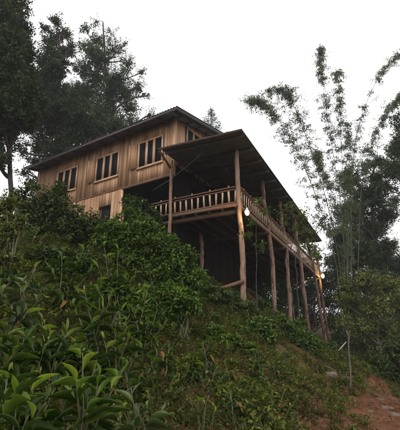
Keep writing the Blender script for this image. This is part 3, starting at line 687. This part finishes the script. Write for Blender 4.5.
shrub('shrub', 'dark shrub running down under the corner post', on_ground(225, 12.3), dpx([(212, 296, 13), (228, 302, 12), (245, 312, 11), (200, 306, 13), (222, 316, 12), (256, 322, 8), (206, 284, 6)], 12.3), .12, .05, 8, 1300, 'shrub_dark', .08)
shrub('shrub', 'yellowish shrub at the left edge on the steep bank', on_ground(2, 8), dpx([(4, 208, 14), (8, 232, 14), (-2, 255, 18), (14, 262, 10), (20, 222, 7), (-12, 225, 16)], 8, .7), .09, .035, 8, 900, 'shrub_light')
shrub('shrub', 'mid-green shrub between the left edge and tall broad plants', on_ground(40, 8.8), dpx([(40, 262, 14), (62, 262, 16), (84, 262, 13), (52, 282, 14), (28, 284, 12)], 8.8), .12, .05, 8, 900, 'shrub_dark', .05)
shrub('shrub', 'light-leaved shrub on the slope under the glossy one', on_ground(182, 8.3), dpx([(176, 300, 13), (160, 312, 12), (192, 306, 8), (150, 296, 10), (172, 322, 10)], 8.3), .13, .05, 8, 600, 'shrub_mid', .12)
shrub('shrub', 'leafy shrub at the foot of the third post', on_ground(285, 12.6), dpx([(284, 338, 12), (300, 346, 12), (272, 350, 11), (296, 360, 12), (312, 356, 8), (284, 330, 7)], 12.3), .14, .055, 7, 800, 'shrub_dark', .08)
shrub('shrub', 'low leafy shrub between the corner and second posts', on_ground(255, 11.2), dpx([(262, 325, 7), (250, 332, 9), (238, 336, 8), (268, 338, 7)], 10.9), .13, .05, 7, 400, 'shrub_mid', .1)
shrub('shrub', 'shrub at the foot of the far pair of posts', on_ground(318, 14.3), dpx([(316, 352, 9), (328, 358, 8), (306, 348, 8), (332, 346, 5), (300, 356, 8), (338, 360, 5)], 14.2, .8), .14, .055, 7, 450, 'shrub_dark', .05)
shrub('climber', 'sprawling climber pushing through the railing of the open bay', on_ground(132, 15.2), dpx([(140, 206, 8), (128, 202, 6), (150, 212, 6), (136, 216, 8), (158, 218, 5)], 15.2), .15, .06, 7, 330, 'shrub_dark', .1, cat='climber')
shrub('shrub', 'grey-green shrub growing on the red bank above the path', on_ground(300, 8.8), dpx([(300, 388, 9), (288, 380, 8), (314, 396, 7), (276, 372, 8)], 8.5, .8), .09, .035, 7, 420, 'shrub_light')
shrub('shrub', 'bushy shrub covering the slope below the dark leafy mass', on_ground(235, 9.3), dpx([(232, 345, 10), (216, 336, 11), (250, 352, 8), (206, 350, 9)], 8.8, .8), .10, .042, 7, 520, 'shrub_mid', .08)

shrub('shrub', 'dark leafy shrub in the middle of the left bank', on_ground(30, 7), dpx([(18, 300, 14), (40, 312, 14), (60, 322, 13), (2, 316, 13), (80, 334, 12), (28, 330, 13)], 7.2), .12, .05, 8, 900, 'shrub_dark', .06)
shrub('shrub', 'shrub with mixed bright tips right of the tall bright plant', on_ground(120, 7.2), dpx([(116, 290, 13), (134, 300, 12), (100, 300, 12), (124, 316, 12), (144, 322, 9)], 7.4), .12, .046, 8, 800, 'shrub_mid', .22)
shrub('shrub', 'dark undergrowth shrub behind the foreground plants', on_ground(60, 4.9), dpx([(48, 360, 14), (75, 365, 13), (22, 362, 13), (96, 372, 10), (60, 390, 14), (30, 395, 14), (2, 385, 14)], 4.9, .7), .12, .048, 8, 800, 'shrub_dark', .04)
shrub('shrub', 'trailing shrub of small leaves under the light-leaved shrub', on_ground(205, 10.5), dpx([(196, 322, 10), (212, 322, 9), (186, 334, 8)], 10.3), .10, .04, 7, 420, 'shrub_dark', .04)
shrub('shrub', 'dark shrub tucked behind the corner post and its brace', on_ground(262, 14.6), dpx([(262, 308, 9), (276, 322, 9), (252, 314, 9), (292, 334, 8)], 14.6), .13, .05, 7, 500, 'shrub_dark', .05)
shrub('shrub', 'bushy shrub pressing up between the third and fourth posts', on_ground(298, 13.2), dpx([(294, 334, 9), (306, 342, 9), (300, 326, 6), (284, 322, 6), (314, 346, 6)], 13.4, .8), .13, .05, 7, 520, 'shrub_mid', .1)
shrub('shrub', 'rounded olive shrub low on the slope left of the path', on_ground(255, 7.2), dpx([(250, 395, 12), (268, 402, 10), (236, 404, 10), (258, 412, 10)], 7.0, .7), .085, .034, 7, 520, 'weed', .08)
shrub('shrub', 'spreading olive shrub in the middle of the slope', on_ground(180, 6.8), dpx([(172, 372, 11), (190, 368, 10), (160, 384, 10), (182, 386, 11)], 6.5, .7), .085, .034, 7, 560, 'weed', .08)
shrub('shrub', 'weedy shrub overhanging the upper end of the red earth', on_ground(335, 11.5), dpx([(334, 376, 6), (346, 372, 6), (356, 378, 5), (322, 380, 6)], 11.6, .7), .085, .03, 6, 300, 'weed', .05)
# ---- broad-leaved plants close to the camera
def broad_plant(label, base, tips, L, W, mt='broad', young=.5, nl=9, seed=0, name='broad_leaved_plant', group=None):
    th = thing(name, base, label, 'plant', group); st = MB(); lf = MB(); yg = MB(); base = np.asarray(base, float)
    for tip in tips:
        tip = np.asarray(tip, float); s_ = base + np.array([rng.uniform(-.1, .1), rng.uniform(-.08, .08), 0])
        mid = s_ * .5 + tip * .5 + (s_ - tip) * np.array([.18, .18, 0]) ; C = path_curve([s_, mid, tip], 12, .006)
        hgt = np.linalg.norm(tip - s_); st.tube(C, np.linspace(.008 + .006 * hgt, .004, 12), 6)
        TG = unit(np.gradient(C, axis=0)); az0 = rng.uniform(0, 6.28)
        for k in range(nl + 5):
            f = 1 - (k / (nl + 5)) * .74; i = min(11, int(f * 11)); a_ = az0 + k * 2.4 + rng.uniform(-.3, .3)
            p = C[i] + rng.normal(size=3) * .01; hz = np.array([math.cos(a_), math.sin(a_), 0]); el = (1.0 - 1.45 * (k / nl)) + rng.uniform(-.25, .25)
            dr = hz * math.cos(el) + Z * math.sin(el) + TG[i] * .25; nn = -hz * math.sin(el) + Z * math.cos(el) + rng.normal(size=3) * .25
            s2 = rng.uniform(.55, 1.15) * (.72 + .5 * min(1, k / 3))
            tgt = yg if (k < 3 and rng.uniform() < young) else lf
            leaves(tgt, [p], [dr], [nn], L * s2, W * s2 * .62, T_BIG)
    st.build('stem', M['stem'], th, smooth=True); lf.build('foliage', M[mt], th)
    if yg.n: yg.build('young_foliage', M['young'], th)
    dm = MB(); nd = 5; q = base + rng.normal(size=(nd, 3)) * np.array([.16, .12, 0]) + Z * rng.uniform(.05, .3, (nd, 1))
    leaves(dm, q, rng.normal(size=(nd, 3)) * np.array([1, 1, .3]) - Z * .5, rng.normal(size=(nd, 3)) + Z, L * .8, W * .7, T_BIG)
    dm.build('withered_foliage', M['litter'], th, smooth=True)
    return th
def tp(lst, Y): return [at(x, y, Y + (q[0] if q else 0)) for x, y, *q in lst]
broad_plant('bright-tipped broad-leaved plant at the centre of the foreground', on_ground(92, 3.3), tp([(83, 352), (68, 372, .2), (100, 378, -.1), (112, 392), (84, 395, -.2), (60, 400), (96, 360, .4), (76, 382, -.3), (120, 376, .3)], 3.3), .235, .066, young=.75, nl=9)
broad_plant('big-leaved plant in the bottom left corner', on_ground(25, 3.0), tp([(18, 395), (35, 385, .3), (8, 372, .3), (46, 402), (28, 415, -.2), (2, 405), (55, 388, .2)], 3.0), .25, .088, young=.2, nl=9)
broad_plant('low pale-leaved plant right of the bright-tipped one', on_ground(140, 3.4), tp([(132, 388), (148, 402), (124, 408), (158, 412, .1), (138, 418, -.1), (116, 400, .2)], 3.4), .18, .072, 'pale_leaf', .1, 7)
broad_plant('leafy plant with drooping leaves left of centre', on_ground(52, 4.6), tp([(50, 335), (32, 345), (68, 330, .2), (75, 345), (42, 322, .3), (22, 332)], 4.6), .22, .07, young=.45, nl=10)
broad_plant('tall plant with bright upright shoots above the foreground', on_ground(100, 5.4), tp([(98, 278), (84, 290), (112, 292), (104, 304, -.2), (72, 300, .3), (122, 308, .2), (90, 315, -.2)], 5.4), .22, .07, young=.7, nl=11)
broad_plant('plant with pale grey-green leaves on the left bank', on_ground(22, 5.6), tp([(20, 285), (34, 270), (8, 300), (38, 300), (24, 312, -.2), (-2, 288)], 5.6), .24, .11, 'pale_leaf', .1, 8)
broad_plant('broad-leaved plant in the shade below the dark shrub', on_ground(68, 6.6), tp([(62, 252), (78, 262), (54, 272), (90, 272), (70, 282), (84, 248), (46, 262)], 6.6), .23, .085, young=.3, nl=10)
broad_plant('leafy plant at the left end of the glossy shrub', on_ground(112, 7.2), tp([(104, 246), (118, 250), (128, 262), (112, 268), (96, 262), (134, 276)], 7.2), .22, .07, young=.5, nl=9)
broad_plant('bright broad-leaved plant mid slope under the glossy shrub', on_ground(142, 6.2), tp([(146, 296), (132, 306), (158, 308), (148, 322), (126, 326), (164, 326)], 6.2), .2, .06, young=.55, nl=9)
broad_plant('upright plant below the light-leaved shrub', on_ground(120, 4.9), tp([(116, 330), (128, 338), (104, 340), (138, 350), (120, 352)], 4.9), .2, .062, young=.4, nl=9)
broad_plant('large drooping plant at the left edge of the foreground', on_ground(5, 4.1), tp([(6, 330), (-8, 345), (16, 352), (4, 362), (26, 340)], 4.1), .24, .08, young=.2, nl=9)
broad_plant('broad plant standing alone on the grassy slope', on_ground(210, 6.3), tp([(204, 366), (216, 370), (196, 376), (222, 380), (208, 384)], 6.3), .16, .06, 'pale_leaf', .2, 7)
broad_plant('pale-leaved plant right of the lone slope plant', on_ground(262, 7.0), tp([(262, 376), (250, 384), (272, 386)], 7.0), .17, .06, 'pale_leaf', .2, 6)
broad_plant('small plant at the bottom centre of the slope', on_ground(205, 4.6), tp([(198, 402), (208, 396), (214, 410)], 4.6), .12, .04, 'broad', .3, 7)
# seedlings
sd_ = broad_plant('small green seedling on the grassy slope', on_ground(180, 6), [on_ground(180, 6) + np.array(q) for q in ((0, 0, .34), (.12, .05, .26), (-.1, 0, .22))], .12, .042, 'broad', .3, 6, name='seedling', group='small seedlings scattered over the grassy slope')
for i in range(46):
    Y = random.uniform(4.5, 13); px = random.uniform(130, 285) if i % 3 else random.uniform(0, 180); q = on_ground(px, Y, .02)
    copy_thing(sd_, q, random.uniform(0, 6.28), random.uniform(.7, 1.7), None, 'small seedlings scattered over the grassy slope')

# ---- ground cover (stuff)
def cover(name, label, n, region, fn, mt, T):
    x0, x1, y0, y1 = region; u = rng.uniform(0, 1, n * 4); Y = y0 * (y1 / y0) ** u; X = rng.uniform(x0, x1, n * 4)
    ok = np.abs(X) < Y * .80 + 1
    # keep clear of the path
    dmin = np.full(len(X), 9.)
    for i in range(len(PC) - 1):
        a_, b2 = PC[i], PC[i + 1]; ab = b2 - a_; tt = np.clip(((X - a_[0]) * ab[0] + (Y - a_[1]) * ab[1]) / (ab @ ab), 0, 1)
        wd = PWL[i] * (1 - tt) + PWL[i + 1] * tt; dmin = np.minimum(dmin, np.hypot(X - a_[0] - ab[0] * tt, Y - a_[1] - ab[1] * tt) - wd)
    ok &= dmin + rng.normal(size=len(X)) * .3 + .35 * np.sin(X * 3.1 + Y) * np.sin(Y * 2.2) > fn
    nz = np.sin(X * 2.1 + 1.3 * np.sin(Y * 1.7)) * np.sin(Y * 2.3 + X * .7) ; ok &= nz + rng.normal(size=len(X)) * .5 > -.35
    X = X[ok][:n]; Y = Y[ok][:n]; Zg = ground(X, Y); P = np.stack([X, Y, Zg + .01], 1); return P
P = cover('a', '', 38000, (-13, 14, 2.2, 23), -.18, None, None); mb = MB()
n = len(P); sc = rng.uniform(.5, 1.3, n)
C = P + np.stack([np.zeros(n), np.zeros(n), .03 + .09 * sc * rng.uniform(.2, 1.2, n)], 1)
sprigs(mb, C, np.tile([0, -.15, 1.], (n, 1)) + rng.normal(size=(n, 3)) * .3, 7, .05, .06, .024, T_SMALL, .1, 1)
tag(mb.build('ground_cover', M['cover']), 'low olive-green weeds covering the slope', 'ground cover', None, 'stuff')
P = cover('b', '', 9000, (-13, 14, 2.2, 23), -.1, None, None); n = len(P); P = np.repeat(P, 9, 0) + rng.normal(size=(n * 9, 3)) * np.array([.035, .035, 0]); mb = MB(); k = len(P)
dr = np.stack([rng.normal(size=k) * .4, rng.normal(size=k) * .4, np.ones(k)], 1)
leaves(mb, P, dr, rng.normal(size=(k, 3)), rng.uniform(.08, .26, k), .009, _mk([0, .4, .75, 1], [1, .9, .55, .05], .1, .35))
tag(mb.build('grass', M['cover']), 'thin arching grass tufts on the bank', 'grass', None, 'stuff')
P = cover('c', '', 90000, (-13, 14, 2.2, 23), -1.2, None, None); k = len(P); mb = MB()
leaves(mb, P + Z * .015, rng.normal(size=(k, 3)) * np.array([1, 1, .25]) + Z * .12, rng.normal(size=(k, 3)) * .35 + Z, rng.uniform(.03, .09, k), rng.uniform(.015, .04, k), T_SMALL)
tag(mb.build('leaf_litter', M['litter']), 'fallen brown leaves lying over the soil', 'leaf litter', None, 'stuff')

P = cover('d', '', 1900, (-13, 14, 3.2, 23), -.12, None, None); mb = MB(); n = len(P); hh = rng.uniform(.12, .42, n) ** 1.2
k = 13; C = np.repeat(P, k, 0); hr = np.repeat(hh, k); o_ = rng.normal(size=(n * k, 3)) * .33; o_[:, 2] = rng.uniform(.15, 1.05, n * k); C = C + o_ * hr[:, None]
sprigs(mb, C, o_ * np.array([1, 1, .4]) + Z * .8, 6, .05, .085, .034, T_SMALL, .2, .9)
for i in range(n):
    for q in range(3): mb.tube([P[i] - Z * .03, C[i * k + q]], [.006, .003], 3, 0, False)
tag(mb.build('undergrowth', M['weed']), 'knee-high leafy weeds spread over the slope', 'undergrowth', None, 'stuff')
mb = MB(); n = 900; u = rng.uniform(.3, 4.6, n)
for uu in u:
    i = int(uu); f = uu - i; c = PC[i] * (1 - f) + PC[i + 1] * f; wd = PWL[i]; c = c + rng.normal(size=2) * wd * .6; r_ = .012 + .055 * rng.uniform() ** 4
    p = np.array([c[0], c[1], gz(*c) + .06]); a3 = rng.uniform(0, 6.28); hx = np.array([math.cos(a3), math.sin(a3), .2]); hy = np.array([-math.sin(a3), math.cos(a3), .1])
    V = [p + hx * r_ * 1.3, p + hy * r_, p - hx * r_ * 1.1, p - hy * r_ * .9, p + Z * r_ * .7, p - Z * r_]
    mb.add(V, [(0, 1, 4), (1, 2, 4), (2, 3, 4), (3, 0, 4), (1, 0, 5), (2, 1, 5), (3, 2, 5), (0, 3, 5)])
tag(mb.build('pebbles', M['clay'], smooth=True), 'small clods and pebbles strewn over the clay path', 'pebbles', None, 'stuff')
# ---- rocks, sticks
def rock(label, p, r, col='stone'):
    mb = MB(); nu, nv = 14, 9; V = []
    for i in range(nv):
        ph = math.pi * i / (nv - 1)
        for jn in range(nu):
            a_ = 2 * math.pi * jn / nu; d = np.array([math.sin(ph) * math.cos(a_), math.sin(ph) * math.sin(a_), math.cos(ph)])
            k = 1 + .35 * mnoise.noise(Vector(d * 1.6) + Vector((p[0] * 3, p[1], 0))) + .12 * mnoise.noise(Vector(d * 5))
            V.append(np.array(p) + d * k * np.array(r))
    F = [(i * nu + j_, i * nu + (j_ + 1) % nu, (i + 1) * nu + (j_ + 1) % nu, (i + 1) * nu + j_)[::-1] for i in range(nv - 1) for j_ in range(nu)]
    mb.add(V, F); ob = mb.build('rock', M[col]); tag(ob, label, 'rock', 'rocks along the clay path')
def gp(px, py):                                  # the ground seen at a pixel
    prev = None
    for Y in np.arange(3, 40, .05):
        q = at(px, py, Y)
        if q[2] < gz(q[0], q[1]): return np.array([q[0], q[1], gz(q[0], q[1])])
    return q
for lb, px, py, r in (('angular boulder at the end of the far shrub', 330, 378, (.26, .2, .17)), ('small pale stone beside the boulder', 343, 382, (.13, .11, .11)),
                      ('flat pale stone across the path, upper of two', 377, 401, (.24, .14, .07)), ('flat pale stone across the path, lower of two', 385, 409, (.26, .15, .07)),
                      ('round stone in the middle of the clay path', 371, 414, (.13, .11, .09)), ('small stone near the thin trunk', 352, 384, (.14, .12, .12)), ('dark stone half buried at the right edge', 396, 418, (.2, .16, .1))):
    q = gp(px, py); rock(lb, q + Z * r[2] * .1, np.array(r) * .85)
mb = MB(); a_ = at(333, 358, 19); b2 = at(346, 342, 19.6); mb.tube([a_, (a_ + b2) / 2 + Z * .03, b2], [.03, .028, .02], 6, .1)
tag(mb.build('bamboo_pole', M['bleached'], smooth=True), 'short bleached pole leaning beside the far posts', 'pole')
q = gp(350, 394); mb = MB(); e = at(347, 330, q[1]); mb.tube(path_curve([q - Z * .2, (q + e) / 2 + np.array([.04, 0, 0]), e], 8, .01), np.linspace(.03, .018, 8), 7, .08)
th = thing('stake', q, 'thin upright trunk standing at the edge of the path', 'stake')
mb.build('trunk', M['bark'], th, smooth=True)

# ---- damp evening air: far things fade
mb = MB(); mb.box((0, 10, 17.6), (330, 0, 0), (0, 345, 0), (0, 0, 24))
m = bpy.data.materials.new('haze'); m.use_nodes = True; t = m.node_tree; t.nodes.clear()
o_ = t.nodes.new('ShaderNodeOutputMaterial'); v_ = t.nodes.new('ShaderNodeVolumePrincipled')
v_.inputs['Color'].default_value = (.93, .95, 1, 1); v_.inputs['Density'].default_value = .0007
t.links.new(v_.outputs[0], o_.inputs['Volume'])
tag(mb.build('haze', m), 'thin pale haze softening the trees farther off', None, None, 'stuff')
